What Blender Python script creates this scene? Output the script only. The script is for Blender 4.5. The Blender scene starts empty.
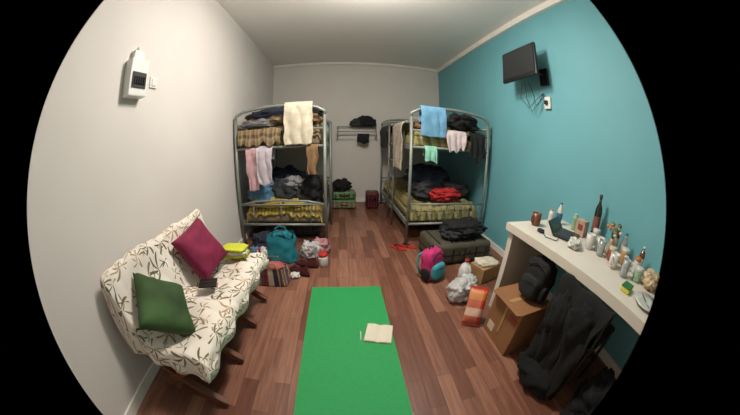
import bpy, bmesh, math, random
from mathutils import Matrix, Vector, noise, Euler
random.seed(7)
S=bpy.context.scene
S.view_settings.view_transform='Standard'
pi=math.pi; sin=math.sin; cos=math.cos
def srgb(r,g,b):
    f=lambda c:(c/12.92 if c<=.04045 else ((c+.055)/1.055)**2.4)
    return (f(r/255),f(g/255),f(b/255),1)
def nz(x,y,z,s=1.0): return noise.noise(Vector((x*s,y*s,z*s)))
# ---------------- materials
MC={}
def mat(name,col,rough=.6,metal=0,var=.12,nscale=12,bump=0.0,bscale=60,emit=0,trans=0,alpha=1,coat=0):
    if name in MC: return MC[name]
    m=bpy.data.materials.new(name); m.use_nodes=True; nt=m.node_tree; p=nt.nodes['Principled BSDF']
    c=srgb(*col); p.inputs['Roughness'].default_value=rough; p.inputs['Metallic'].default_value=metal
    tc=nt.nodes.new('ShaderNodeTexCoord')
    n=nt.nodes.new('ShaderNodeTexNoise'); n.inputs['Scale'].default_value=nscale; n.inputs['Detail'].default_value=4
    nt.links.new(tc.outputs['Object'],n.inputs['Vector'])
    r=nt.nodes.new('ShaderNodeValToRGB')
    r.color_ramp.elements[0].position=.3; r.color_ramp.elements[1].position=.7
    r.color_ramp.elements[0].color=tuple(max(0,v*(1-var)) for v in c[:3])+(1,)
    r.color_ramp.elements[1].color=tuple(min(1,v*(1+var)) for v in c[:3])+(1,)
    nt.links.new(n.outputs['Fac'],r.inputs['Fac']); nt.links.new(r.outputs['Color'],p.inputs['Base Color'])
    if bump:
        n2=nt.nodes.new('ShaderNodeTexNoise'); n2.inputs['Scale'].default_value=bscale; n2.inputs['Detail'].default_value=3
        nt.links.new(tc.outputs['Object'],n2.inputs['Vector'])
        b=nt.nodes.new('ShaderNodeBump'); b.inputs['Strength'].default_value=bump; b.inputs['Distance'].default_value=.01
        nt.links.new(n2.outputs['Fac'],b.inputs['Height']); nt.links.new(b.outputs['Normal'],p.inputs['Normal'])
    if emit:
        p.inputs['Emission Color'].default_value=c; p.inputs['Emission Strength'].default_value=emit
    if trans: p.inputs['Transmission Weight'].default_value=trans
    if alpha<1: p.inputs['Alpha'].default_value=alpha
    if coat: p.inputs['Coat Weight'].default_value=coat
    MC[name]=m; return m
def stripes(name,cols,scale=8,axis='X',rough=.85,cross=None,obj=False):
    """bands along UV axis; cross = second colour for weft bands (plaid)"""
    if name in MC: return MC[name]
    m=bpy.data.materials.new(name); m.use_nodes=True; nt=m.node_tree; p=nt.nodes['Principled BSDF']; p.inputs['Roughness'].default_value=rough
    tc=nt.nodes.new('ShaderNodeTexCoord'); sp=nt.nodes.new('ShaderNodeSeparateXYZ')
    nt.links.new(tc.outputs['Object' if obj else 'UV'],sp.inputs[0])
    def band(ax,sc,cols):
        mu=nt.nodes.new('ShaderNodeMath'); mu.operation='MULTIPLY'; mu.inputs[1].default_value=sc
        fr=nt.nodes.new('ShaderNodeMath'); fr.operation='FRACT'
        nt.links.new(sp.outputs[ax],mu.inputs[0]); nt.links.new(mu.outputs[0],fr.inputs[0])
        r=nt.nodes.new('ShaderNodeValToRGB'); r.color_ramp.interpolation='CONSTANT'
        el=r.color_ramp.elements
        while len(el)<len(cols): el.new(.5)
        for i,cc in enumerate(cols):
            el[i].position=i/len(cols); el[i].color=srgb(*cc)
        nt.links.new(fr.outputs[0],r.inputs[0]); return r
    a=band(axis,scale,cols); out=a.outputs['Color']
    if cross:
        b=band('Y' if axis=='X' else 'X',scale,cross)
        mx=nt.nodes.new('ShaderNodeMix'); mx.data_type='RGBA'; mx.inputs[0].default_value=.45
        nt.links.new(a.outputs['Color'],mx.inputs[6]); nt.links.new(b.outputs['Color'],mx.inputs[7]); out=mx.outputs[2]
    nt.links.new(out,p.inputs['Base Color'])
    MC[name]=m; return m
def wood_floor():
    m=bpy.data.materials.new('laminate_planks'); m.use_nodes=True; nt=m.node_tree; p=nt.nodes['Principled BSDF']
    N=nt.nodes.new; L=nt.links.new
    tc=N('ShaderNodeTexCoord'); mp=N('ShaderNodeMapping'); mp.inputs['Rotation'].default_value=(0,0,pi/2)
    L(tc.outputs['Object'],mp.inputs['Vector'])
    br=N('ShaderNodeTexBrick'); br.inputs['Scale'].default_value=1; br.inputs['Brick Width'].default_value=.62; br.inputs['Row Height'].default_value=.095
    br.inputs['Mortar Size'].default_value=.001; br.inputs['Color1'].default_value=(0,0,0,1); br.inputs['Color2'].default_value=(1,1,1,1); br.inputs['Mortar'].default_value=(0,0,0,1)
    br.offset=.37
    L(mp.outputs[0],br.inputs['Vector'])
    mp2=N('ShaderNodeMapping'); mp2.inputs['Scale'].default_value=(22,1.6,1); L(tc.outputs['Object'],mp2.inputs['Vector'])
    n=N('ShaderNodeTexNoise'); n.inputs['Scale'].default_value=2.2; n.inputs['Detail'].default_value=6; n.inputs['Distortion'].default_value=.6; L(mp2.outputs[0],n.inputs['Vector'])
    ad=N('ShaderNodeMath'); ad.operation='MULTIPLY_ADD'; ad.inputs[1].default_value=.36; L(br.outputs['Color'],ad.inputs[0])
    ns=N('ShaderNodeMath'); ns.operation='MULTIPLY_ADD'; ns.inputs[1].default_value=.62; ns.inputs[2].default_value=.03; L(n.outputs['Fac'],ns.inputs[0]); L(ns.outputs[0],ad.inputs[2])
    r=N('ShaderNodeValToRGB'); e=r.color_ramp.elements; e[0].position=.12; e[0].color=srgb(82,50,40); e[1].position=.9; e[1].color=srgb(170,124,102)
    e.new(.45).color=srgb(116,75,60)
    L(ad.outputs[0],r.inputs[0])
    mx=N('ShaderNodeMix'); mx.data_type='RGBA'; L(br.outputs['Fac'],mx.inputs[0]); L(r.outputs[0],mx.inputs[6]); mx.inputs[7].default_value=srgb(62,40,32)
    L(mx.outputs[2],p.inputs['Base Color']); p.inputs['Roughness'].default_value=.36
    return m
def palm_print():
    m=bpy.data.materials.new('palm_print_cotton'); m.use_nodes=True; nt=m.node_tree; p=nt.nodes['Principled BSDF']; p.inputs['Roughness'].default_value=.9
    N=nt.nodes.new; L=nt.links.new
    def M(op,a,b=None,c=None):
        q=N('ShaderNodeMath'); q.operation=op
        for i,v in enumerate((a,b,c)):
            if v is None: continue
            if isinstance(v,(int,float)): q.inputs[i].default_value=v
            else: L(v,q.inputs[i])
        return q.outputs[0]
    tc=N('ShaderNodeTexCoord'); outs=[]
    for (sc,off,np_,thin,R) in ((7.2,0,7,4,.60),(9.0,3.3,6,7,.40)):
        mp=N('ShaderNodeMapping'); mp.inputs['Location'].default_value=(off,off*.7,0); mp.inputs['Scale'].default_value=(sc,sc,sc); L(tc.outputs['UV'],mp.inputs[0])
        v=N('ShaderNodeTexVoronoi'); v.voronoi_dimensions='2D'; v.inputs['Scale'].default_value=1; v.inputs['Randomness'].default_value=.5; L(mp.outputs[0],v.inputs['Vector'])
        sb=N('ShaderNodeVectorMath'); sb.operation='SUBTRACT'; L(mp.outputs[0],sb.inputs[0]); L(v.outputs['Position'],sb.inputs[1])
        s=N('ShaderNodeSeparateXYZ'); L(sb.outputs[0],s.inputs[0])
        cs=N('ShaderNodeSeparateColor'); L(v.outputs['Color'],cs.inputs[0])
        th0=M('ADD',M('ARCTAN2',s.outputs[1],s.outputs[0]),M('MULTIPLY',cs.outputs[0],6.283))
        th=M('ADD',th0,M('MULTIPLY',v.outputs['Distance'],.9))
        pet=M('POWER',M('ABSOLUTE',M('COSINE',M('MULTIPLY',th,np_/2))),thin)
        fan=M('GREATER_THAN',M('COSINE',M('ADD',th,.3)),-.1)
        rr=M('MULTIPLY',M('MULTIPLY',pet,fan),R)
        leaf=M('LESS_THAN',v.outputs['Distance'],rr)
        inner=M('GREATER_THAN',v.outputs['Distance'],.03)
        stem=M('MULTIPLY',M('LESS_THAN',M('COSINE',M('ADD',th0,.3)),-.992),M('LESS_THAN',v.outputs['Distance'],R*.8))
        outs.append(M('MAXIMUM',M('MULTIPLY',leaf,inner),stem))
    a=M('MAXIMUM',outs[0],outs[1])
    n=N('ShaderNodeTexNoise'); n.inputs['Scale'].default_value=4; L(tc.outputs['UV'],n.inputs[0])
    r=N('ShaderNodeValToRGB'); r.color_ramp.elements[0].color=srgb(96,92,62); r.color_ramp.elements[1].color=srgb(168,140,104); r.color_ramp.elements[0].position=.4; r.color_ramp.elements[1].position=.6; L(n.outputs['Fac'],r.inputs[0])
    mx=N('ShaderNodeMix'); mx.data_type='RGBA'; L(a,mx.inputs[0]); mx.inputs[6].default_value=srgb(226,218,208); L(r.outputs[0],mx.inputs[7])
    L(mx.outputs[2],p.inputs['Base Color'])
    return m
# ---------------- builder
class B:
    def __init__(s,name):
        s.name=name; s.bm=bmesh.new(); s.uv=s.bm.loops.layers.uv.new('UVMap'); s.mats=[]
    def mi(s,m):
        if m not in s.mats: s.mats.append(m)
        return s.mats.index(m)
    def add(s,vs,fs,m,M=None,uvs=None,smooth=True):
        k=s.mi(m); V=[]
        for v in vs:
            v=Vector(v)
            if M is not None: v=M@v
            V.append(s.bm.verts.new(v))
        for f in fs:
            if len(set(f))<3: continue
            try: F=s.bm.faces.new([V[i] for i in f])
            except ValueError: continue
            F.material_index=k; F.smooth=smooth
            for l,i in zip(F.loops,f):
                if uvs: l[s.uv].uv=uvs[i]
                else: l[s.uv].uv=(vs[i][0]+vs[i][2]*.3,vs[i][1]+vs[i][2])
        return s
    def box(s,a,b,m,bev=0.0,M=None,seg=2):
        t=bmesh.new(); bmesh.ops.create_cube(t,size=1)
        for v in t.verts: v.co=Vector([(a[i]+b[i])/2+v.co[i]*(b[i]-a[i]) for i in range(3)])
        if bev: bmesh.ops.bevel(t,geom=list(t.edges),offset=bev,segments=seg,profile=.5,affect='EDGES')
        t.verts.index_update()
        s.add([v.co.copy() for v in t.verts],[[v.index for v in f.verts] for f in t.faces],m,M,smooth=False); t.free(); return s
    def prism(s,poly,z0,z1,m,M=None,smooth=False):
        n=len(poly); vs=[(x,y,z0) for x,y in poly]+[(x,y,z1) for x,y in poly]
        fs=[list(range(n))[::-1],list(range(n,2*n))]+[[i,(i+1)%n,n+(i+1)%n,n+i] for i in range(n)]
        return s.add(vs,fs,m,M,smooth=smooth)
    def tube(s,pts,r,m,seg=8,M=None,cap=True):
        P=[Vector(p) for p in pts]; vs=[];fs=[]; up=Vector((0,0,1)); n=len(P); prev=None
        for i,p in enumerate(P):
            t=(P[min(i+1,n-1)]-P[max(i-1,0)]).normalized()
            if prev is None:
                a=t.cross(up)
                if a.length<.1: a=t.cross(Vector((0,1,0)))
                a.normalize()
            else:
                a=(prev-t*prev.dot(t)).normalized()
            prev=a; b=t.cross(a); rr=r[i] if isinstance(r,(list,tuple)) else r
            for k in range(seg):
                q=2*pi*k/seg; vs.append(p+a*cos(q)*rr+b*sin(q)*rr)
        for i in range(n-1):
            for k in range(seg): fs.append([i*seg+k,i*seg+(k+1)%seg,(i+1)*seg+(k+1)%seg,(i+1)*seg+k])
        if cap: fs+= [list(range(seg))[::-1],list(range((n-1)*seg,n*seg))]
        return s.add(vs,fs,m,M)
    def lathe(s,prof,m,c=(0,0,0),seg=20,M=None,ell=1.0,wob=0):
        vs=[];fs=[]
        for (r,z) in prof:
            for k in range(seg):
                q=2*pi*k/seg; w=1+wob*nz(cos(q)*2,sin(q)*2,z*9)
                vs.append((c[0]+r*cos(q)*w,c[1]+r*sin(q)*ell*w,c[2]+z))
        n=len(prof)
        for i in range(n-1):
            for k in range(seg): fs.append([i*seg+k,i*seg+(k+1)%seg,(i+1)*seg+(k+1)%seg,(i+1)*seg+k])
        fs+=[list(range(seg))[::-1],list(range((n-1)*seg,n*seg))]
        return s.add(vs,fs,m,M)
    def grid(s,fn,nu,nv,m,us=1,vs_=1,M=None):
        vs=[];uv=[];fs=[]
        for j in range(nv+1):
            for i in range(nu+1):
                vs.append(fn(i/nu,j/nv)); uv.append((i/nu*us,j/nv*vs_))
        for j in range(nv):
            for i in range(nu):
                a=j*(nu+1)+i; fs.append([a,a+1,a+nu+2,a+nu+1])
        return s.add(vs,fs,m,M,uv)
    def blob(s,c,sz,m,e=1.0,nzs=0,nsc=4,M=None,nu=28,nv=18,floor=None,seed=0,folds=0):
        sg=lambda v,k:(abs(v)**k)*(1 if v>=0 else -1)
        def f(u,v):
            t=2*pi*u; ph=pi*(v-.5)
            x=sg(cos(ph),e)*sg(cos(t),e); y=sg(cos(ph),e)*sg(sin(t),e); z=sg(sin(ph),e)
            d=1+nzs*nz(x+seed,y,z,nsc/2)+nzs*.5*nz(x+seed,y+3,z,nsc)
            if folds: d+=folds*abs(nz(x*1.2+seed,y*3,z*2+5,2.5))*2-folds*.3
            P=Vector((c[0]+x*sz[0]*d,c[1]+y*sz[1]*d,c[2]+z*sz[2]*d))
            if floor is not None and P.z<floor: P.z=floor
            return P
        return s.grid(f,nu,nv,m,sz[0]*4,sz[2]*4,M)
    def pillow(s,w,h,t,m,M=None,n=20,pw=.5,pinch=.07):
        for sd in (1,-1):
            def f(u,v):
                a=2*u-1;b=2*v-1
                th=t*max(0,(1-a**4))**pw*max(0,(1-b**4))**pw
                x=a*w/2*(1-pinch*(1-b*b)); y=b*h/2*(1-pinch*(1-a*a))
                return (x,y,sd*(th/2+ (th>0)*.012*nz(x,y,sd*3,10)))
            s.grid(f,n,n,m,w,h,M)
        return s
    def done(s,solid=0,weld=True,parent=None):
        if weld: bmesh.ops.remove_doubles(s.bm,verts=s.bm.verts,dist=.0003)
        bmesh.ops.recalc_face_normals(s.bm,faces=s.bm.faces)
        xs=[v.co for v in s.bm.verts]
        c=Vector([(min(v[i] for v in xs)+max(v[i] for v in xs))/2 for i in range(3)])
        for v in s.bm.verts: v.co-=c
        me=bpy.data.meshes.new(s.name); s.bm.to_mesh(me); s.bm.free()
        for m in s.mats: me.materials.append(m)
        o=bpy.data.objects.new(s.name,me); o.location=c; bpy.context.collection.objects.link(o)
        if parent: o.parent=parent
        if solid:
            q=o.modifiers.new('thickness','SOLIDIFY'); q.thickness=solid; q.offset=0
        return o
def empty(n):
    o=bpy.data.objects.new(n,None); bpy.context.collection.objects.link(o); return o
def T(x,y,z,rx=0,ry=0,rz=0,s=1): return Matrix.Translation((x,y,z))@Euler((rx,ry,rz)).to_matrix().to_4x4()@Matrix.Scale(s,4)
# ---------------- room
D=4.9;C=2.88;Y0=-1.3
LX=lambda y:-1.2-.0286*y
RX=lambda y:1.91+.033*y
m_white=mat('white_wall_paint',(214,208,204),.75,var=.03,nscale=2,bump=.08,bscale=120)
m_back=mat('back_wall_paint',(218,214,208),.75,var=.03,nscale=2,bump=.08,bscale=120)
m_teal=mat('teal_wall_paint',(104,168,178),.65,var=.04,nscale=2,bump=.08,bscale=120)
m_ceil=mat('ceiling_paint',(232,230,226),.85,var=.02,nscale=2)
m_trim=mat('trim_paint',(234,230,222),.5,var=.02)
b=B('floor'); b.prism([(LX(Y0)-.1,Y0-.1),(RX(Y0)+.1,Y0-.1),(RX(D)+.1,D+.1),(LX(D)-.1,D+.1)],-.1,0,wood_floor()); b.done()
b=B('ceiling'); b.prism([(LX(Y0)-.1,Y0-.1),(RX(Y0)+.1,Y0-.1),(RX(D)+.1,D+.1),(LX(D)-.1,D+.1)],C,C+.1,m_ceil); b.done()
b=B('wall_left'); b.prism([(LX(Y0)-.1,Y0),(LX(Y0),Y0),(LX(D),D),(LX(D)-.1,D)],0,C,m_white); b.done()
b=B('wall_right'); b.prism([(RX(Y0),Y0),(RX(Y0)+.1,Y0),(RX(D)+.1,D),(RX(D),D)],0,C,m_teal); b.done()
b=B('wall_back'); b.prism([(LX(D)-.1,D),(RX(D)+.1,D),(RX(D)+.1,D+.1),(LX(D)-.1,D+.1)],0,C,m_back); b.done()
b=B('wall_front'); b.prism([(LX(Y0)-.1,Y0-.1),(RX(Y0)+.1,Y0-.1),(RX(Y0)+.1,Y0),(LX(Y0)-.1,Y0)],0,C,m_white); b.done()
def strip(name,z0,z1,t,side):
    b=B(name)
    if side=='left': P=[(LX(Y0),Y0),(LX(Y0)+t,Y0),(LX(D)+t,D),(LX(D),D)]
    if side=='right': P=[(RX(Y0)-t,Y0),(RX(Y0),Y0),(RX(D),D),(RX(D)-t,D)]
    if side=='back': P=[(LX(D),D-t),(RX(D),D-t),(RX(D),D),(LX(D),D)]
    b.prism(P,z0,z1,m_trim); return b.done()
for sd in ('left','right','back'): strip('baseboard_'+sd,0,.075,.014,sd)
strip('trim_1',C-.075,C,.04,'right'); strip('trim_2',C-.05,C,.04,'back')
# ---------------- yoga mat + open book
b=B('yoga_mat'); mg=mat('green_foam_mat',(32,150,80),.7,var=.05,nscale=40,bump=.25,bscale=400)
poly=[]
for cx,cy,a0 in ((.334,1.83,0),(-.236,1.83,90),(-.236,.08,180),(.334,.08,270)):
    for k in range(5):
        a=math.radians(a0+k*22.5); poly.append((cx+.02*cos(a),cy+.02*sin(a)))
b.prism(poly,.0005,.006,mg); b.done()
b=B('open_book'); pg=mat('book_pages',(226,220,200),.8,var=.05,nscale=60); ink=stripes('printed_lines',[(222,216,196),(222,216,196),(190,184,168)],90,'Y')
M=T(.258,1.23,.008,0,0,math.radians(-14),.70)
b.box((-.135,-.135,0),(.135,.135,.004),mat('book_cover',(150,120,80),.6),.001,M)
for sd in (-1,1):
    def f(u,v,sd=sd):
        x=sd*u*.13; return (x,(v-.5)*.26,.004+.022*sin(min(1,u*1.6)*pi/2)*(1-.55*u)+.001*nz(u,v,0,8))
    b.grid(f,14,10,ink,.13,.19,M)
    for e in (0,1):
        b.grid(lambda u,v,sd=sd,e=e:(sd*u*.13,(e-.5)*.26,.004+v*.022*sin(min(1,u*1.6)*pi/2)*(1-.55*u)),14,2,pg,1,1,M)
    b.grid(lambda u,v,sd=sd:(sd*.13,(u-.5)*.26,.004+v*.0099),6,1,pg,1,1,M)
b.done()
b=B('pen'); b.tube([(.128,1.17,.012),(.133,1.26,.012)],.004,mat('pen_plastic',(225,225,230),.3)); b.tube([(.133,1.26,.012),(.134,1.272,.012)],[.004,.001],mat('pen_tip',(40,40,50),.3)); b.done()
# ---------------- sofa with palm-print cover
wood=mat('sofa_wood',(112,66,42),.5,var=.25,nscale=9)
sofa=empty('sofa')
b=B('wooden_frame')
def beam(b,p,q,w,t,m):
    p=Vector(p);q=Vector(q); d=(q-p); L=d.length; rot=d.to_track_quat('X','Z').to_matrix().to_4x4()
    b.box((0,-w/2,-t/2),(L,w/2,t/2),m,.004,Matrix.Translation(p)@rot)
for y in (.56,.92,1.28,1.60):
    beam(b,(-.62,y,.024),(-1.08,y,.34),.04,.045,wood)
    beam(b,(-1.06,y,.024),(-.72,y,.34),.035,.045,wood)
    beam(b,(-.62,y,.35),(-1.08,y,.33),.04,.045,wood)
    beam(b,(-1.04,y,.30),(-1.15,y,.74),.04,.04,wood)
for k in range(6): b.box((-.66-.075*k-.03,.54,.37),(-.66-.075*k+.025,1.63,.387),wood,.003)
for z in (.45,.56,.67): b.box((-1.115-.0,.54,z-.03),(-1.10,1.63,z+.03),wood,.003,Matrix.Translation((-(z-.45)*.2,0,0)))
b.done(parent=sofa)
b=B('palm_print_cover'); pp=palm_print()
path=[(-.585,.325),(-.572,.365),(-.57,.41),(-.595,.442),(-.68,.445),(-.80,.43),(-.92,.425),(-.985,.45),(-1.025,.55),(-1.065,.65),(-1.10,.75),(-1.13,.78),(-1.158,.77),(-1.17,.68),(-1.17,.60)]
def P(v):
    t=v*(len(path)-1); i=min(int(t),len(path)-2); f=t-i
    q=[path[max(i-1,0)],path[i],path[i+1],path[min(i+2,len(path)-1)]]
    return [.5*((2*q[1][k])+(-q[0][k]+q[2][k])*f+(2*q[0][k]-5*q[1][k]+4*q[2][k]-q[3][k])*f*f+(-q[0][k]+3*q[1][k]-3*q[2][k]+q[3][k])*f**3) for k in (0,1)]
def f(u,v):
    x,z=P(v); U=-.16+1.32*u
    y=.545+1.09*min(1,max(0,U))
    w=nz(x*3,y*2.2,z*3,2.2)*.022+abs(nz(x*2+4,y*5,z*2,2.0))*.026
    if U<0 or U>1:
        s=(-U if U<0 else U-1)/.16
        zb=.345+.03*nz(x*5,0,1)
        if z>zb: z=z+(zb-z)*s
        y+=(-.035 if U<0 else .04)*sin(s*pi/2)+.012*sin(x*38+s*2)*s
        w*=.3
    sag=.012*sin(y*9)
    hang = 1 if v<.12 else 0
    return (x+w*.5+hang*(.015*sin(y*24)) if v<.86 else max(x,LX(y)+.012),y,z+w+ (sag if .3<v<.5 else 0))
b.grid(f,120,90,pp,1.42,1.40)
b.done(parent=sofa)
mc=mat('magenta_cushion_fabric',(122,18,60),.8,var=.2,nscale=16,bump=.2,bscale=200)
b=B('throw_pillow'); b.pillow(.35,.33,.14,mc,T(-.93,1.30,.62,0,math.radians(60),math.radians(-14)) @ T(0,0,0,0,0,math.radians(14))); b.done(parent=sofa)
gm=mat('green_cushion_fabric',(46,74,34),.8,var=.6,nscale=4,bump=.2,bscale=200)
b=B('throw_pillow'); b.pillow(.33,.34,.13,gm,T(-.885,.73,.57,0,math.radians(42),math.radians(12)) @ T(0,0,0,0,0,math.radians(34))); b.done(parent=sofa)
b=B('wallet'); b.box((-.06,-.045,0),(.06,.045,.018),mat('black_leather',(22,20,20),.45),.006,T(-.80,1.10,.483,0,0,.35)); b.box((-.055,.0,.018),(.055,.006,.02),mat('zip',(120,110,100),.3,.8),0,T(-.80,1.10,.483,0,0,.35)); b.done()
b=B('folded_shirt'); ym=mat('lime_fabric',(190,196,50),.8,bump=.2)
for i in range(3): b.blob((-.80+.01*i,1.54,.490+.02*i),(.12-.01*i,.07,.013),[ym,mat('white_fabric',(214,212,205),.85),ym][i],.5,.2,6,seed=i)
b.done()
# ---------------- wall boxes
b=B('electrical_panel'); wp=mat('white_plastic',(222,222,218),.4,var=.02); dk=mat('dark_screen',(28,28,30),.25)
x=LX(1.04)
b.box((x,.955,1.64),(x+.07,1.125,1.88),wp,.008); b.box((x+.07,.975,1.69),(x+.078,1.105,1.79),mat('smoke_window',(70,70,72),.2),.003)
for k in range(5): b.box((x+.078,.99+k*.022,1.71),(x+.085,1.004+k*.022,1.76),dk,.001)
b.box((x,.99,1.88),(x+.04,1.09,1.95),wp,.006); b.tube([(x+.02,1.04,1.95),(x+.012,1.04,1.98)],.012,wp)
b.done()
b=B('light_switch'); x=LX(1.26); b.box((x,1.22,1.73),(x+.012,1.30,1.81),wp,.004); b.box((x+.012,1.237,1.745),(x+.018,1.283,1.795),wp,.002); b.done()
# ---------------- bunk beds
steel=mat('painted_steel_tube',(138,144,138),.45,.3,var=.06)
plaid=stripes('plaid_blanket',[(150,124,84),(104,82,60),(160,144,112),(110,90,66),(70,58,50)],7,'X',cross=[(140,116,80),(80,68,58),(160,146,120)])
olive=stripes('olive_striped_bedding',[(150,140,84),(110,104,70),(168,156,98),(96,92,68)],9,'Y',cross=[(156,142,90),(118,108,72)])
yellow=stripes('yellow_striped_blanket',[(176,152,56),(122,104,48),(184,166,74),(104,88,48)],9,'X',cross=[(164,144,64),(120,100,50)])
F=lambda n,c:mat(n,c,.88,var=.18,nscale=14,bump=.25,bscale=90)
def bunk(x0,x1,y0,y1,h,inner,mm,bars):
    root=empty('bunk_bed')
    b=B('tube_frame'); r=.019
    for y in (y0,y1):
        for x in (x0,x1): b.tube([(x,y,.0),(x,y,h-.1)],r,steel,10); b.lathe([(.026,0),(.028,.02),(.024,.03)],mat('rubber_foot',(30,30,30),.8),(x,y,0),12)
        W=x1-x0; arch=[(x0,y,h-.1)]
        for k in range(13):
            a=k/12; arch.append((x0+W*a, y, h-.06+.085*sin(a*pi)**.45))
        arch.append((x1,y,h-.1)); b.tube(arch,r,steel,10)
        for z in (1.40,1.20,.27,.52): b.tube([(x0,y,z),(x1,y,z)],.012 if z in(1.40,.52) else .017,steel)
        if bars:
            for k in range(1,14):
                x=x0+W*k/14
                b.tube([(x,y,.27),(x,y,.52)],.005,steel,6)
        else:
            b.tube([(x0,y,.52),(x0+W*.2,y,.56),(x0+W*.5,y,.575),(x0+W*.8,y,.56),(x1,y,.52)],.012,steel)
            for k in (1,3,5): b.tube([(x0+W*k/6,y,.27),(x0+W*k/6,y,.56)],.006,steel,6)
    for x in (x0,x1):
        for z in (.27,1.20): b.box((x-.012,y0,z-.03),(x+.012,y1,z+.03),steel,.004)
        b.tube([(x,y0,1.5),(x,y1,1.5)],.013,steel)
        for k in range(1,6): b.tube([(x,y0+(y1-y0)*k/6,1.2),(x,y0+(y1-y0)*k/6,1.5)],.008,steel,6)
    for z in (.27,1.20):
        for k in range(1,14): b.box((x0,y0+(y1-y0)*k/14-.02,z-.008),(x1,y0+(y1-y0)*k/14+.02,z+.004),steel)
    xl=inner
    for y in (y0+.75,y0+1.1): b.tube([(xl,y,.0),(xl,y,1.5)],.014,steel)
    for k in range(5): b.tube([(xl,y0+.75,.25+k*.24),(xl,y0+1.1,.25+k*.24)],.011,steel)
    b.done(weld=False,parent=root)
    for z in (.27,1.20):
        b=B('mattress'); b.box((x0+.035,y0+.04,z+.01),(x1-.035,y1-.04,z+.15),mm,.035,seg=3); b.done(parent=root)
    return root
m_mat=mat('mattress_ticking',(120,104,84),.9,var=.3,nscale=9)
bedL=bunk(-1.235,-.165,2.785,4.78,1.66,-.13,m_mat,False)
bedR=bunk(.816,1.885,2.757,4.76,1.66,.78,stripes('mattress_stripe',[(160,150,94),(118,112,74),(178,166,118)],8,'X'),True)
def bedcover(name,x0,x1,y0,y1,z,m,amp=.03,hump=0,drop=.10,s=0,us=1.2,vs_=2,parent=None):
    b=B(name)
    def f(u,v):
        a=2*u-1; x=x0+(x1-x0)*u; y=y0+(y1-y0)*v
        e=max(0,abs(a)-.93)/.07; e2=max(0,.05-v)/.05
        zz=z+amp*(.5+nz(x*2.2+s,y*2.2,s,1.6))+amp*1.3*abs(nz(x*5+s,y*4,2,2))+hump*math.exp(-((a)**2)*1.2)*(1-abs(2*v-1)**6)
        zz-=drop*e*.9+drop*e2*(.9+.5*nz(x*6,s,0,2))
        y-=.02*nz(x*9,s,1,2)*e2
        return (x,y,zz)
    b.grid(f,80,90,m,us,vs_); return b.done(.012,parent=parent)
bedcover('plaid_bedspread',-1.19,-.21,2.81,4.7,1.385,plaid,.05,.09,.14,s=1,parent=bedL)
bedcover('striped_bedspread',-1.19,-.21,2.81,4.7,.455,yellow,.04,.0,.14,s=2,parent=bedL)
bedcover('quilt',.86,1.84,2.80,4.68,1.385,olive,.05,.05,.14,s=3,parent=bedR)
bedcover('bedspread',.86,1.84,2.80,4.68,.455,olive,.045,.03,.12,s=4,parent=bedR)
def lumps(name,items,floor=None,parent=None):
    b=B(name)
    for i,(c,sz,m,*r) in enumerate(items):
        rz=r[0] if r else 0
        M=Matrix.Translation(c)@Matrix.Rotation(rz,4,'Z')
        fl=None if floor is None else floor-c[2]
        b.blob((0,0,0),sz,m,.85,.34,4,M,nu=56,nv=34,floor=fl,seed=i*3.7+c[0]*5,folds=.16)
    return b.done(parent=parent)
navy=F('navy_fabric',(34,40,58)); blk=F('black_fabric',(20,20,22)); char=F('charcoal_fabric',(48,50,54)); blue=F('blue_fabric',(80,116,146)); ltb=F('light_blue_towel',(106,158,192)); red=F('red_fabric',(170,36,38)); wht=F('cream_towel',(208,198,178)); pnk=F('pink_fabric',(198,158,166)); brn=F('brown_fabric',(130,100,70)); mint=F('mint_fabric',(134,196,172)); teal=F('teal_bag_fabric',(26,118,134)); gry=F('grey_fabric',(124,124,126)); yel=F('yellow_fabric',(182,156,60)); lil=F('lilac_fabric',(192,182,192))
lumps('clothes_pile',[((-.82,3.05,1.60),(.34,.17,.085),navy,.1),((-.45,3.12,1.60),(.24,.15,.08),blk,.4),((-1.0,3.02,1.54),(.15,.14,.06),brn,0),((-.62,2.95,1.53),(.26,.10,.07),plaid,0),((-.98,2.93,1.50),(.2,.09,.06),gry,0),((-.33,2.95,1.50),(.12,.09,.07),brn,0)],1.46)
lumps('clothes_pile',[((-.96,3.0,.60),(.19,.15,.16),blue,.2),((-.64,3.0,.64),(.18,.15,.17),char,.1),((-.37,3.02,.62),(.16,.14,.18),blk,0),((-.75,3.25,.72),(.30,.16,.18),navy,0),((-.55,2.96,.76),(.12,.10,.07),gry,.6),((-.78,2.90,.50),(.34,.07,.08),yel,0)],.47)
lumps('clothes_pile',[((1.62,2.98,1.55),(.20,.15,.12),blk,.2),((1.38,3.05,1.52),(.18,.15,.09),char,0),((1.05,3.1,1.51),(.18,.14,.08),gry,.4),((1.7,3.2,1.57),(.13,.16,.11),navy,0),((1.0,2.92,1.47),(.12,.09,.06),brn,.4)],1.43)
lumps('clothes_pile',[((1.38,2.95,.60),(.23,.13,.08),red,.1),((1.15,3.12,.62),(.2,.18,.11),char,.3),((1.6,3.12,.62),(.2,.18,.11),blk,0),((1.3,3.45,.72),(.32,.22,.18),navy,0)],.52)
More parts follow.
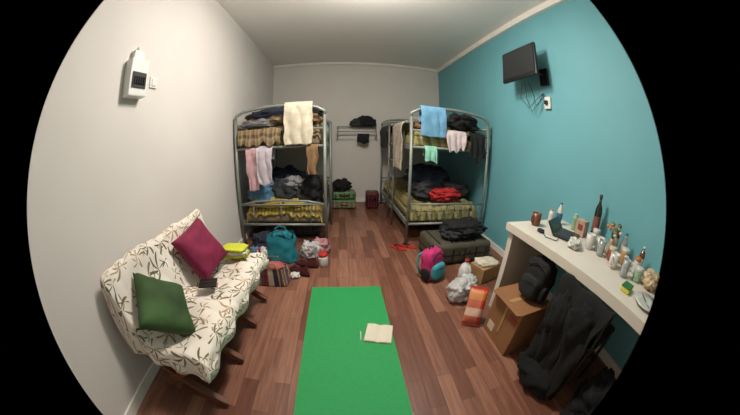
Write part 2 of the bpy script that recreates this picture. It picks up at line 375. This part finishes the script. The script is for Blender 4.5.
def hang(name,x0,x1,y,zt,z1,m,z2=None,amp=.015,k=30,axis='x',rough=.02,gap=.03,us=1,front=-1,taper=0,s=0):
    """cloth folded over a rail: z1 = front hem, z2 = back hem"""
    if z2 is None: z2=zt-.12
    b=B(name)
    def f(u,v):
        L1=zt-z1; L2=zt-z2; d=v*(L1+L2)-L2
        a=x0+(x1-x0)*u; c=(x0+x1)/2
        t=min(1,abs(d)/.05); yy=y+front*(gap*sin(t*pi/2) if d>0 else -gap*sin(t*pi/2))
        zz=zt-abs(d)*1.0+ .02*(1-t)
        q=abs(d)/max(L1,.01); a=c+(a-c)*(1-taper*q)
        w=amp*(sin(a*k+s+zz*3)+1.1*nz(a*4,zz*2+s,s,2.4))*min(1,abs(d)/.10)
        yy+=front*(abs(w)+abs(amp)*.2)*(1 if d>0 else -1)
        zz+=rough*2.2*nz(a*6,s,0,2)*q
        a+=.022*nz(zz*4,a*3,s,2)*min(1,q*2)
        return (a,yy,zz) if axis=='x' else (yy,a,zz)
    b.grid(f,44,48,m,(x1-x0)*us,us*(zt-z1+zt-z2)); return b.done(.006)
yL=2.785; yR=2.757
hang('bath_towel',-.62,-.30,yL,1.70,1.22,wht,1.5,.014,24)
hang('shirt',-1.10,-.91,yL,1.20,.70,pnk,1.05,.022,26,gap=.032,s=1,taper=.25)
hang('shirt',-.96,-.76,yL,1.205,.78,lil,1.05,.02,30,gap=.055,s=3,taper=.2)
hang('scarf',-.37,-.24,yL,1.205,.88,brn,1.0,.022,44,gap=.034,s=5,taper=.3)
hang('blanket',-1.20,-.66,yL,1.405,1.24,plaid,1.3,.016,26,gap=.024,s=12,rough=.03,us=1.3)
hang('bath_towel',.92,1.24,yR,1.685,1.33,ltb,1.5,.014,24,s=2)
hang('washcloth',.98,1.13,yR,1.205,1.04,mint,1.1,.012,50,gap=.034,s=4)
hang('t_shirt',1.24,1.53,yR,1.41,1.19,F('white_print_fabric',(208,190,192)),1.3,.02,38,gap=.028,s=6,rough=.05,taper=.2)
hang('hoodie',1.58,1.82,yR,1.41,1.10,blk,1.3,.022,34,gap=.03,s=7,rough=.05)
hang('sheet',2.95,3.45,.816,1.505,.90,F('beige_sheet',(170,160,146)),1.4,.016,26,'y',gap=.05,s=8)
hang('jacket',3.95,4.5,.816,1.505,1.15,char,1.4,.02,24,'y',gap=.05,s=9)
b=B('clothes_drying_rack')
for z in (1.52,1.42,1.34): b.tube([(-.05,4.83-.08*(1.52-z)*8,z),(.72,4.83-.08*(1.52-z)*8,z)],.008,steel)
for x in (-.03,.70): b.tube([(x,4.89,1.52),(x,4.83,1.52),(x,4.68,1.34),(x,4.89,1.30)],.008,steel)
b.done()
hang('trousers',.34,.56,4.70,1.36,1.22,blk,1.2,.02,30,s=1)
lumps('sweater',[((.50,4.78,1.61),(.15,.07,.11),blk,0),((.34,4.79,1.58),(.12,.06,.09),char,0),((.62,4.78,1.58),(.08,.06,.09),blk,0)],1.53)
# ---------------- luggage
def suitcase(name,c,sz,m,rz=0,m2=None,flat=True):
    b=B(name); w,d,h=sz; M=T(c[0],c[1],c[2],0,0,rz); m2=m2 or dk
    b.box((-w/2,-d/2,.012),(w/2,d/2,h),m,min(h,d)*.18,M,4)
    b.box((-w/2-.002,-d/2-.002,h*.5-.006),(w/2+.002,d/2+.002,h*.5+.006),m2,.004,M)
    n=5
    for k in range(n):
        x=-w/2+w*(k+.5)/n; b.box((x-.008,-d/2-.004,h*.2),(x+.008,-d/2+.004,h*.8),m2,.002,M); b.box((x-.008,-d*.4,h-.002),(x+.008,d*.4,h+.004),m2,.002,M)
    b.tube([(-.07,-d/2,h*.62),(-.06,-d/2-.03,h*.62),(.06,-d/2-.03,h*.62),(.07,-d/2,h*.62)],.009,m2,8,M)
    for sx in(-1,1):
        for sy in(-1,1): b.lathe([(.018,0),(.02,.008),(.02,.02),(.018,.028)],mat('castor_rubber',(25,25,25),.6),(sx*(w/2-.05),sy*(d/2-.05),-.0),12,M)
    return b.done(weld=False)
suitcase('suitcase',(1.33,2.40,0),(.76,.50,.24),F('olive_black_shell',(74,70,56)),.05)
lumps('duffel_bag',[((1.42,2.40,.33),(.27,.18,.085),blk,.1),((1.24,2.34,.30),(.12,.12,.05),char,0)],.248)
suitcase('suitcase',(.08,4.50,0),(.44,.3,.17),mat('green_shell',(84,120,76),.5),0,F('strap_pink',(190,110,120)))
suitcase('suitcase',(.08,4.50,.178),(.42,.28,.14),mat('dark_green_shell',(96,130,90),.5),.06)
lumps('handbag',[((.03,4.5,.42),(.16,.11,.11),blk,.2)],.325)
suitcase('suitcase',(.60,4.45,0),(.24,.22,.32),mat('burgundy_shell',(90,24,34),.5),0)
suitcase('suitcase',(1.35,3.55,0),(.8,.5,.2),F('black_shell',(30,30,32)),0)
suitcase('suitcase',(-.65,3.3,0),(.75,.5,.2),F('grey_shell',(52,54,58)),0)
def sandals(name,c,m,rz=0):
    b=B(name)
    for i,s in enumerate((-1,1)):
        M=T(c[0]+s*.06,c[1]+i*.03,.0,0,0,rz+s*.12); P=[]
        for k in range(24):
            a=2*pi*k/24; P.append(((.038+.008*sin(a))*cos(a),.115*sin(a)))
        b.prism(P,.0,.016,m,M)
        b.tube([(0,.07,.016),(0,.06,.035),(-.02,.02,.04),(-.036,-.02,.016)],.005,blk,6,M); b.tube([(0,.06,.035),(.02,.02,.04),(.036,-.02,.016)],.005,blk,6,M)
    return b.done()
sandals('flip_flops',(.76,2.64,0),mat('red_rubber',(176,48,40),.6),.9)
def shoes(name,c,m,rz,sole=None):
    b=B(name); sole=sole or mat('white_rubber_sole',(200,200,198),.6)
    for i,s in enumerate((-1,1)):
        M=T(c[0]+s*.06*cos(rz),c[1]+s*.06*sin(rz)+i*.04,0,0,0,rz+s*.15)
        P=[((.042+.006*sin(2*pi*k/24))*cos(2*pi*k/24),.135*sin(2*pi*k/24)) for k in range(24)]
        b.prism(P,0,.025,sole,M)
        def f(u,v):
            a=2*pi*u; yy=.128*sin(a); hh=.045+.05*max(0,-sin(a)*.8+.2)
            rr=1-.45*v**1.5
            return (.038*cos(a)*rr,yy*(1-.30*v)-.02*v,.024+hh*v)
        b.grid(f,28,8,m,1,1,M)
        b.blob((0,.03,.066),(.022,.05,.012),m,1,0,4,M,12,8)
        for k in range(3): b.tube([(-.02,.015+k*.018,.076-k*.002),(.02,.02+k*.018,.076-k*.002)],.003,sole,5,M)
    return b.done(weld=False)
shoes('sneakers',(-.38,2.16,0),F('red_black_mesh',(80,26,28)),1.1,dk)
shoes('sneakers',(-.98,2.26,0),F('blue_mesh',(50,80,130)),.3)
b=B('tote_bag')
def f(u,v):
    a=2*pi*u; r=1+.14*nz(cos(a),sin(a),v*1.5,2.2); w=.17*(1-.12*v)*r; d=.12*(1-.40*v)*r
    sg=lambda q:(abs(q)**.7)*(1 if q>0 else -1)
    return (-.64+w*sg(cos(a)),2.40+d*sg(sin(a)),.004+.29*v+.03*v*sin(2*a))
b.grid(f,48,24,teal,1,.3); b.grid(lambda u,v:tuple(Vector((-.64,2.4,.006))*(1-v)+Vector(f(u,0))*v),48,2,teal)
for s in(-1,1): b.tube([(-.72,2.40+s*.06,.28),(-.71,2.40+s*.07,.34),(-.66,2.4+s*.075,.365),(-.60,2.4+s*.07,.35),(-.57,2.4+s*.06,.28)],.008,teal)
b.blob((-.64,2.4,.27),(.12,.06,.06),teal,.8,.3,4); b.done(0)
b=B('striped_gift_bag'); sm=stripes('colourful_stripes',[(130,40,44),(196,186,160),(50,52,80),(186,150,80),(90,50,44),(60,90,120)],11,'X')
def f(u,v):
    a=2*pi*u; sg=lambda q:(abs(q)**.35)*(1 if q>0 else -1); k=1-.12*v+.05*nz(cos(a),sin(a),v*2,2)
    return (-.63+.15*sg(cos(a))*k,1.93+.09*sg(sin(a))*k,.003+.18*v)
b.grid(f,48,12,sm,1,.3); b.grid(lambda u,v:tuple(Vector((-.63,1.93,.004))*(1-v)+Vector(f(u,0))*v),48,2,sm)
b.blob((-.63,1.93,.165),(.12,.065,.035),F('crumpled_tissue',(160,90,84)),.6,.3,5)
for s in(-1,1): b.tube([(-.69,1.93+s*.075,.17),(-.68,1.93+s*.08,.23),(-.58,1.93+s*.08,.23),(-.57,1.93+s*.075,.17)],.005,brn)
b.done()
def bottle(name,x,y,h,r,m,cap=None,lab=None,neck=.3,z=.751):
    b=B(name); rn=r*.35
    b.lathe([(r*.9,0),(r,.01),(r,h*(1-neck)-.02),(r*.8,h*(1-neck)+.01),(rn,h*(1-neck*.55)),(rn,h*.93)],m,(x,y,z),20)
    b.lathe([(rn*1.2,h*.92),(rn*1.25,h*.93),(rn*1.25,h),(rn*.9,h*1.003)],cap or m,(x,y,z),16)
    if lab: b.lathe([(r*1.015,h*.2),(r*1.02,h*.21),(r*1.02,h*.52),(r*1.015,h*.53)],lab,(x,y,z),20)
    return b.done(weld=False)
bottle('soda_bottle',-.80,2.12,.26,.034,mat('cola',(60,26,20),.15,coat=.4),red,mat('red_soda_label',(186,36,34),.5),.3,.001)
lumps('plastic_shopping_bag',[((-.33,2.46,.08),(.10,.08,.10),mat('clear_film',(206,206,208),.25,alpha=.7),0),((-.22,2.56,.08),(.09,.07,.09),mat('pink_clear_film',(196,140,146),.3,alpha=.8),0),((-.36,2.5,.05),(.05,.05,.05),red,0)],.003)
lumps('plastic_shopping_bag',[((-.84,2.36,.07),(.07,.06,.08),mat('white_film',(210,210,208),.4),.3)],.003)
lumps('crumpled_paper',[((-.44,2.02,.025),(.045,.035,.025),mat('tissue_white',(214,210,204),.8),.5)],.003)
lumps('laundry_pile',[((-.90,2.62,.11),(.15,.11,.11),navy,0),((-.95,2.52,.05),(.10,.08,.05),F('lightblue',(96,130,160)),0),((-.72,2.66,.12),(.08,.07,.12),char,0)],.003)
b=B('plastic_jar'); b.lathe([(.048,0),(.052,.01),(.052,.09),(.045,.11)],mat('jar_body',(206,204,200),.35),(-.18,2.28,.001)); b.lathe([(.047,.11),(.049,.112),(.049,.135),(.042,.14)],mat('red_lid',(190,40,36),.4),(-.18,2.28,.001)); b.box((-.235,2.245,.03),(-.228,2.315,.08),red); b.done()
def backpack(name,c,m,m2,m3,rz=0,s=1):
    b=B(name); M=T(c[0],c[1],c[2],math.radians(-8),0,rz,s)
    b.blob((0,0,.19),(.15,.09,.19),m,.55,.12,4,M,36,24,floor=.0)
    b.blob((0,-.08,.12),(.115,.06,.10),m2,.55,.08,4,M,30,20,floor=.0)
    b.tube([(-.115,-.06,.2),(-.09,-.095,.30),(0,-.10,.345),(.09,-.095,.30),(.115,-.06,.2)],.006,m3,6,M)
    b.tube([(-.095,-.13,.16),(0,-.145,.17),(.095,-.13,.16)],.005,m3,6,M)
    b.tube([(-.04,.02,.37),(-.03,.02,.41),(.03,.02,.41),(.04,.02,.37)],.009,m3,8,M)
    for sd in(-1,1):
        b.tube([(sd*.06,.07,.35),(sd*.10,.13,.30),(sd*.12,.14,.18),(sd*.11,.09,.06)],.014,m2,8,M)
        b.blob((sd*.145,-.01,.10),(.03,.06,.08),m3,.7,.05,4,M,16,12)
    return b.done(weld=False)
tq=F('turquoise_nylon',(60,150,160)); mag=F('pink_nylon',(184,42,106))
backpack('backpack',(.88,1.93,.005),mag,tq,blk,.55,.80)
lumps('plastic_bag',[((1.03,1.56,.09),(.13,.10,.10),mat('translucent_film',(200,200,200),.3,alpha=.8),.2),((1.10,1.6,.14),(.07,.06,.06),mat('translucent_film',(200,200,200)),0)],.003)
b=B('kraft_paper_bag'); kr=mat('kraft_paper',(160,124,84),.85,bump=.3,bscale=20)
b.box((-.14,-.10,0),(.14,.10,.16),kr,.008,T(1.44,1.84,.002,0,0,.3)); b.blob((1.44,1.84,.17),(.13,.09,.03),F('paper_contents',(206,196,176)),.6,.2,5); b.done()
b=B('plastic_jug'); b.lathe([(.055,0),(.065,.01),(.065,.14),(.045,.19),(.02,.21),(.02,.23)],mat('milky_plastic',(214,214,210),.35),(0,0,0),20,T(1.17,1.80,.0)); b.tube([(1.17,1.75,.20),(1.17,1.71,.18),(1.17,1.715,.10),(1.17,1.74,.08)],.008,mat('milky_plastic',(1,1,1))); b.lathe([(.023,.23),(.023,.25)],red,(1.17,1.80,0),12); b.done()
b=B('snack_bag'); cm=stripes('snack_print',[(190,52,36),(222,210,196),(190,60,36),(206,130,50),(190,52,36)],3.0,'Y',.35,cross=[(214,150,120),(190,60,40),(200,110,70)])
Mx=T(.985,1.235,.150,math.radians(66),0,math.radians(-30)); b.pillow(.15,.28,.07,cm,Mx,22,.5,.04)
for e in(-1,1): b.grid(lambda u,v,e=e:((u-.5)*.145,e*(.136+.018*v),.002*sin(u*60)),30,2,mat('foil_seal',(196,70,46),.3),1,1,Mx)
b.done()
cb=mat('cardboard',(140,98,64),.85,var=.08,nscale=5,bump=.15,bscale=40)
b=B('cardboard_box')
b.box((1.06,.80,.002),(1.34,1.14,.37),cb,.004); b.box((1.055,.95,.10),(1.061,.975,.372),mat('packing_tape',(168,132,88),.3)); b.box((1.06,.945,.37),(1.34,.98,.3715),mat('packing_tape',(1,1,1)))
b.box((1.0565,.83,.26),(1.0605,.91,.30),mat('red_label',(150,60,46),.7)); b.box((1.0565,1.02,.05),(1.0605,1.10,.12),mat('paper_label',(196,182,160),.7))
b.prism([(1.06,.80),(1.06,1.14),(1.015,1.12),(1.02,.82)],.362,.366,cb)
b.done()
backpack('laptop_backpack',(1.24,.95,.376),blk,F('dark_nylon',(26,26,28)),blk,-pi/2+.1,.74)
b=B('desk_chair'); cm2=mat('black_chair',(20,20,21),.5)
for x in(1.21,1.55):
    for y in(.28,.62): b.tube([(x,y,0),(x,y,.43 if x>1.3 else .66)],.014,cm2)
b.box((1.19,.26,.42),(1.57,.64,.455),cm2,.012); b.box((1.195,.28,.52),(1.22,.62,.66),cm2,.01)
b.tube([(1.21,.28,.2),(1.21,.62,.2)],.01,cm2); b.tube([(1.55,.28,.2),(1.55,.62,.2)],.01,cm2)
chair=b.done()
b=B('draped_jacket')
vb=mat('matte_black_cloth',(8,8,10),.95,var=.3,nscale=10,bump=.2,bscale=80)
def f(u,v):
    d=v*.90-.26; t=min(1,abs(d)/.06)
    bulge=.03*math.exp(-((d-.22)/.16)**2)
    y=.26+.44*u; z=.67-abs(d)+.02*(1-t)+.03*nz(u*4,1,1)
    x=1.205+(-1 if d>0 else 1)*.032*sin(t*pi/2)
    fold=.03*abs(nz(y*7+d*2,z*1.6,3,1.6))*2+.016*sin(y*21+z*6)
    w=fold*min(1,abs(d)/.12)
    y=.48+(y-.48)*(1-.12*sin(pi*min(1,max(0,d)/.7)))+.03*nz(z*4,y*2,2,2)
    if d>0: x-=abs(w)+.04*d+bulge
    else: x+=abs(w)*.4
    zz=max(.015,z) if d>0 else max(.475,z)
    return (x,y,zz)
b.grid(f,70,70,vb,1,1)
b.blob((1.15,.42,.54),(.05,.09,.10),vb,.9,.4,4,seed=3,folds=.2); b.blob((1.15,.59,.48),(.05,.08,.13),vb,.9,.4,4,seed=6,folds=.2); b.blob((1.16,.50,.08),(.09,.16,.08),vb,.9,.4,4,seed=9,folds=.2,floor=.01)
j=b.done(.01,parent=chair); j.location-=chair.location
lumps('duffel_bag',[((1.34,-.02,.15),(.22,.17,.15),vb,.3),((1.16,.02,.07),(.09,.09,.07),vb,0)],.003)
# ---------------- desk
b=B('desk'); tw=mat('white_laminate',(212,204,192),.45,var=.02)
b.prism([(1.22,-.9),(RX(-.9)-.004,-.9),(RX(1.4)-.004,1.40),(1.22,1.40)],.695,.75,tw)
b.box((1.25,1.33,0),(1.90,1.385,.695),tw,.003); b.box((1.25,-.88,0),(1.83,-.83,.695),tw,.003); b.box((1.78,-.85,.55),(1.80,1.33,.695),tw)
b.done()
gl=mat('dark_green_glass',(24,34,22),.12,coat=.5); amb=mat('amber_glass',(96,54,24),.15,coat=.5); lab=mat('paper_label_white',(196,186,168),.7)
clr=mat('clear_plastic',(200,208,210),.15,trans=.5); ltg=mat('pale_green_plastic',(136,168,136),.3); wpl=mat('white_bottle_plastic',(204,202,196),.35); ora=mat('orange_plastic',(186,116,66),.4); bl2=mat('blue_plastic',(66,106,146),.35); yl2=mat('yellow_sponge',(206,194,80),.9,bump=.4)
bottle('wine_bottle',1.84,.90,.34,.036,gl,mat('foil_capsule',(60,20,24),.4),mat('wine_label',(120,70,60),.7))
bottle('beer_bottle',1.84,.66,.20,.030,amb,None,lab)
bottle('spray_bottle',1.76,1.28,.18,.03,wpl,bl2,bl2,.35)
bottle('shampoo_bottle',1.66,1.30,.12,.028,wpl,ora,None,.2)
bottle('water_bottle',1.82,.56,.17,.033,clr,bl2,lab)
bottle('lotion_bottle',1.83,1.13,.13,.03,ltg,wpl,None,.2)
bottle('vinegar_bottle',1.82,.36,.15,.028,amb,wpl,lab)
def cup(name,x,y,r,h,m,handle=True):
    b=B(name); b.lathe([(r*.8,0),(r*.9,.004),(r,h),(r*.92,h),(r*.8,.008),(.001,.008)],m,(x,y,.751),22)
    if handle: b.tube([(x-r*.95,y,.751+h*.8),(x-r*1.5,y,.751+h*.75),(x-r*1.5,y,.751+h*.35),(x-r*.9,y,.751+h*.25)],.005,m)
    return b.done(weld=False)
cup('coffee_mug',1.46,1.30,.042,.095,mat('brown_ceramic',(110,66,48),.35))
cup('paper_cup',1.60,.80,.038,.10,wpl,False); cup('paper_cup',1.68,.74,.038,.09,wpl,False); cup('coffee_mug',1.55,.52,.04,.085,mat('white_ceramic',(206,204,198),.25)); cup('drinking_glass',1.52,.40,.034,.10,clr,False); cup('drinking_glass',1.60,.68,.033,.10,clr,False)
def jar(name,x,y,r,h,m,l):
    b=B(name); b.lathe([(r*.9,0),(r,.006),(r,h*.75),(r*.85,h*.8)],m,(x,y,.751)); b.lathe([(r*.9,h*.8),(r*.92,h*.82),(r*.92,h),(r*.85,h*1.01)],l,(x,y,.751)); return b.done(weld=False)
jar('glass_jar',1.72,.50,.038,.10,mat('honey',(176,140,90),.25),wpl); jar('glass_jar',1.64,.59,.036,.085,mat('jam',(130,76,56),.3),lab); jar('glass_jar',1.75,.83,.038,.11,clr,wpl); jar('glass_jar',1.60,.30,.038,.08,ltg,wpl); jar('spice_jar',1.64,.45,.022,.08,mat('brown_spice',(110,70,40),.5),wpl); jar('spice_jar',1.70,.36,.03,.10,wpl,ora)
b=B('food_carton'); b.box((1.74,.96,.751),(1.82,1.06,.87),mat('carton_print',(180,156,136),.6,var=.3,nscale=14),.003); b.box((1.735,.98,.80),(1.741,1.03,.84),mat('carton_stamp',(140,70,60),.6)); b.done()
b=B('laptop'); M=T(1.59,1.03,.752,0,0,math.radians(20)); b.box((-.13,-.09,0),(.13,.09,.014),dk,.004,M); b.box((-.105,-.035,.014),(.105,.07,.0155),mat('keyboard',(50,50,54),.6),0,M)
b.box((-.13,-.002,-.0),(.13,.006,.10),dk,.003,M@T(0,.09,.012,math.radians(-38))); b.box((-.118,-.004,.010),(.118,-.002,.092),mat('lcd_off',(30,34,40),.12),0,M@T(0,.09,.012,math.radians(-38))); b.done()
b=B('phone_charger'); b.box((1.36,1.13,.751),(1.40,1.18,.775),dk,.004); b.tube([(1.38,1.13,.757),(1.34,1.06,.755),(1.38,.98,.755),(1.43,1.0,.755)],.003,dk,6); b.done()
b=B('kitchen_sponge'); b.box((1.33,.26,.751),(1.42,.33,.775),yl2,.006); b.box((1.33,.26,.775),(1.42,.33,.782),mat('scour_pad',(40,110,60),.9),.002); b.done()
b=B('dinner_plate'); b.lathe([(.05,0),(.06,.004),(.10,.014),(.102,.017),(.06,.008),(.001,.007)],mat('plate_ceramic',(200,200,194),.25),(1.40,.12,.751),30); b.tube([(1.34,.08,.772),(1.44,.18,.770)],.003,mat('cutlery',(170,170,170),.2,1)); b.done()
lumps('bread_bag',[((1.66,.18,.79),(.08,.07,.05),mat('bread_wrap',(190,170,136),.35,var=.3),0)],.752)
lumps('snack_packet',[((1.46,.85,.78),(.06,.05,.03),mat('clear_wrap',(200,200,194),.25,var=.2),.4)],.752)
b=B('flower_vase'); z=.751; h=.11; x=1.72; y=.65; b.lathe([(.028,0),(.034,.02),(.03,h*.6),(.02,h*.85),(.024,h)],mat('vase_glaze',(176,150,124),.3),(x,y,z),20)
rnd=random.Random(3)
for k in range(13):
    a=rnd.uniform(0,6.28); L=rnd.uniform(.02,.09); q=(x+cos(a)*L*.8,y+sin(a)*L*.8,z+h+rnd.uniform(.03,.10))
    b.tube([(x,y,z+h-.02),((x+q[0])/2,(y+q[1])/2,z+h+.04),q],.0018,mat('flower_stem',(70,100,50),.7),5)
    b.blob(q,(.014,.014,.010),[mat('orange_petals',(190,130,84),.8),mat('cream_petals',(214,204,174),.8),mat('leaf_green',(90,124,66),.7)][k%3],1,.6,5,None,12,8,seed=k)
b.done(weld=False)
# ---------------- TV
b=B('television'); tv=mat('tv_plastic',(24,24,26),.35)
M=T(1.765,1.90,2.195,math.radians(-2),math.radians(7),0)
b.box((-.022,-.285,-.185),(.012,.285,.185),tv,.008,M); b.box((-.026,-.263,-.150),(-.021,.263,.165),mat('tv_screen',(34,36,38),.1,coat=.6,var=.02),.0,M)
b.box((.012,-.2,-.13),(.04,.2,.12),tv,.012,M); b.box((.038,-.06,-.06),(.055,.06,.06),tv,.004,M)
b.tube([(1.82,1.90,2.17),(1.86,1.78,2.12),(1.93,1.70,2.08)],.014,tv); b.box((1.935,1.65,1.98),(RX(1.65)-.001,1.77,2.16),tv,.004)
for k,(dy,l) in enumerate(((0,.30),(-.06,.24),(.05,.26))):
    b.tube([(1.82,1.90+dy,2.0),(1.83,1.90+dy*2,1.92-l*.3),(1.87,1.86+dy,2.0-l),(1.92,1.78+dy,1.98-l*.55),(1.945,1.74,1.90)],.004,tv,6)
b.done()
b=B('power_outlet'); b.box((RX(1.70)-.03,1.64,1.74),(RX(1.70),1.73,1.86),wp,.004); b.box((RX(1.70)-.055,1.67,1.78),(RX(1.70)-.03,1.71,1.82),tv,.004); b.done()
# ---------------- ceiling lamp, plus an added fill point
b=B('ceiling_lamp'); em=mat('lamp_diffuser',(255,240,220),.4,emit=7,var=0)
b.lathe([(.19,0),(.19,-.02),(.17,-.05),(.10,-.075),(.001,-.08)],em,(.25,1.65,C-.02),32); b.lathe([(.20,0),(.20,-.02),(.19,-.021)],m_trim,(.25,1.65,C),32); b.done()
l=bpy.data.lights.new('lamp_light','AREA'); l.shape='DISK'; l.size=.36; l.energy=38; l.color=(1,.925,.83)
lo=bpy.data.objects.new('lamp_light',l); lo.location=(.25,1.65,C-.12); bpy.context.collection.objects.link(lo); l.spread=pi
l=bpy.data.lights.new('ceiling_fill','POINT'); l.shadow_soft_size=.12; l.energy=56; l.color=(1,.925,.83)  # extra unseen point below the fixture, added to brighten the ceiling
lo=bpy.data.objects.new('ceiling_fill',l); lo.location=(.25,1.65,C-.42); bpy.context.collection.objects.link(lo)
w=bpy.data.worlds.new('World'); S.world=w; w.use_nodes=True; w.node_tree.nodes['Background'].inputs[0].default_value=(.02,.02,.02,1)
# ---------------- fisheye camera
FP=247.7; pt,ya=.276,.030
fw=Vector((sin(ya)*cos(pt),cos(ya)*cos(pt),-sin(pt))); rt=Vector((cos(ya),-sin(ya),0)); up=rt.cross(fw)
cd=bpy.data.cameras.new('camera'); co=bpy.data.objects.new('camera',cd); bpy.context.collection.objects.link(co); S.camera=co
M=Matrix([[rt[i],up[i],-fw[i],0] for i in range(3)]+[[0,0,0,1]]); M[2][3]=1.268; co.matrix_world=M
cd.type='PANO'; cd.panorama_type='FISHEYE_EQUISOLID'; cd.sensor_fit='HORIZONTAL'; cd.sensor_width=36; cd.fisheye_lens=FP*36/740
cd.fisheye_fov=4*math.asin(320/(2*FP)); cd.shift_x=23/740; cd.clip_start=.01
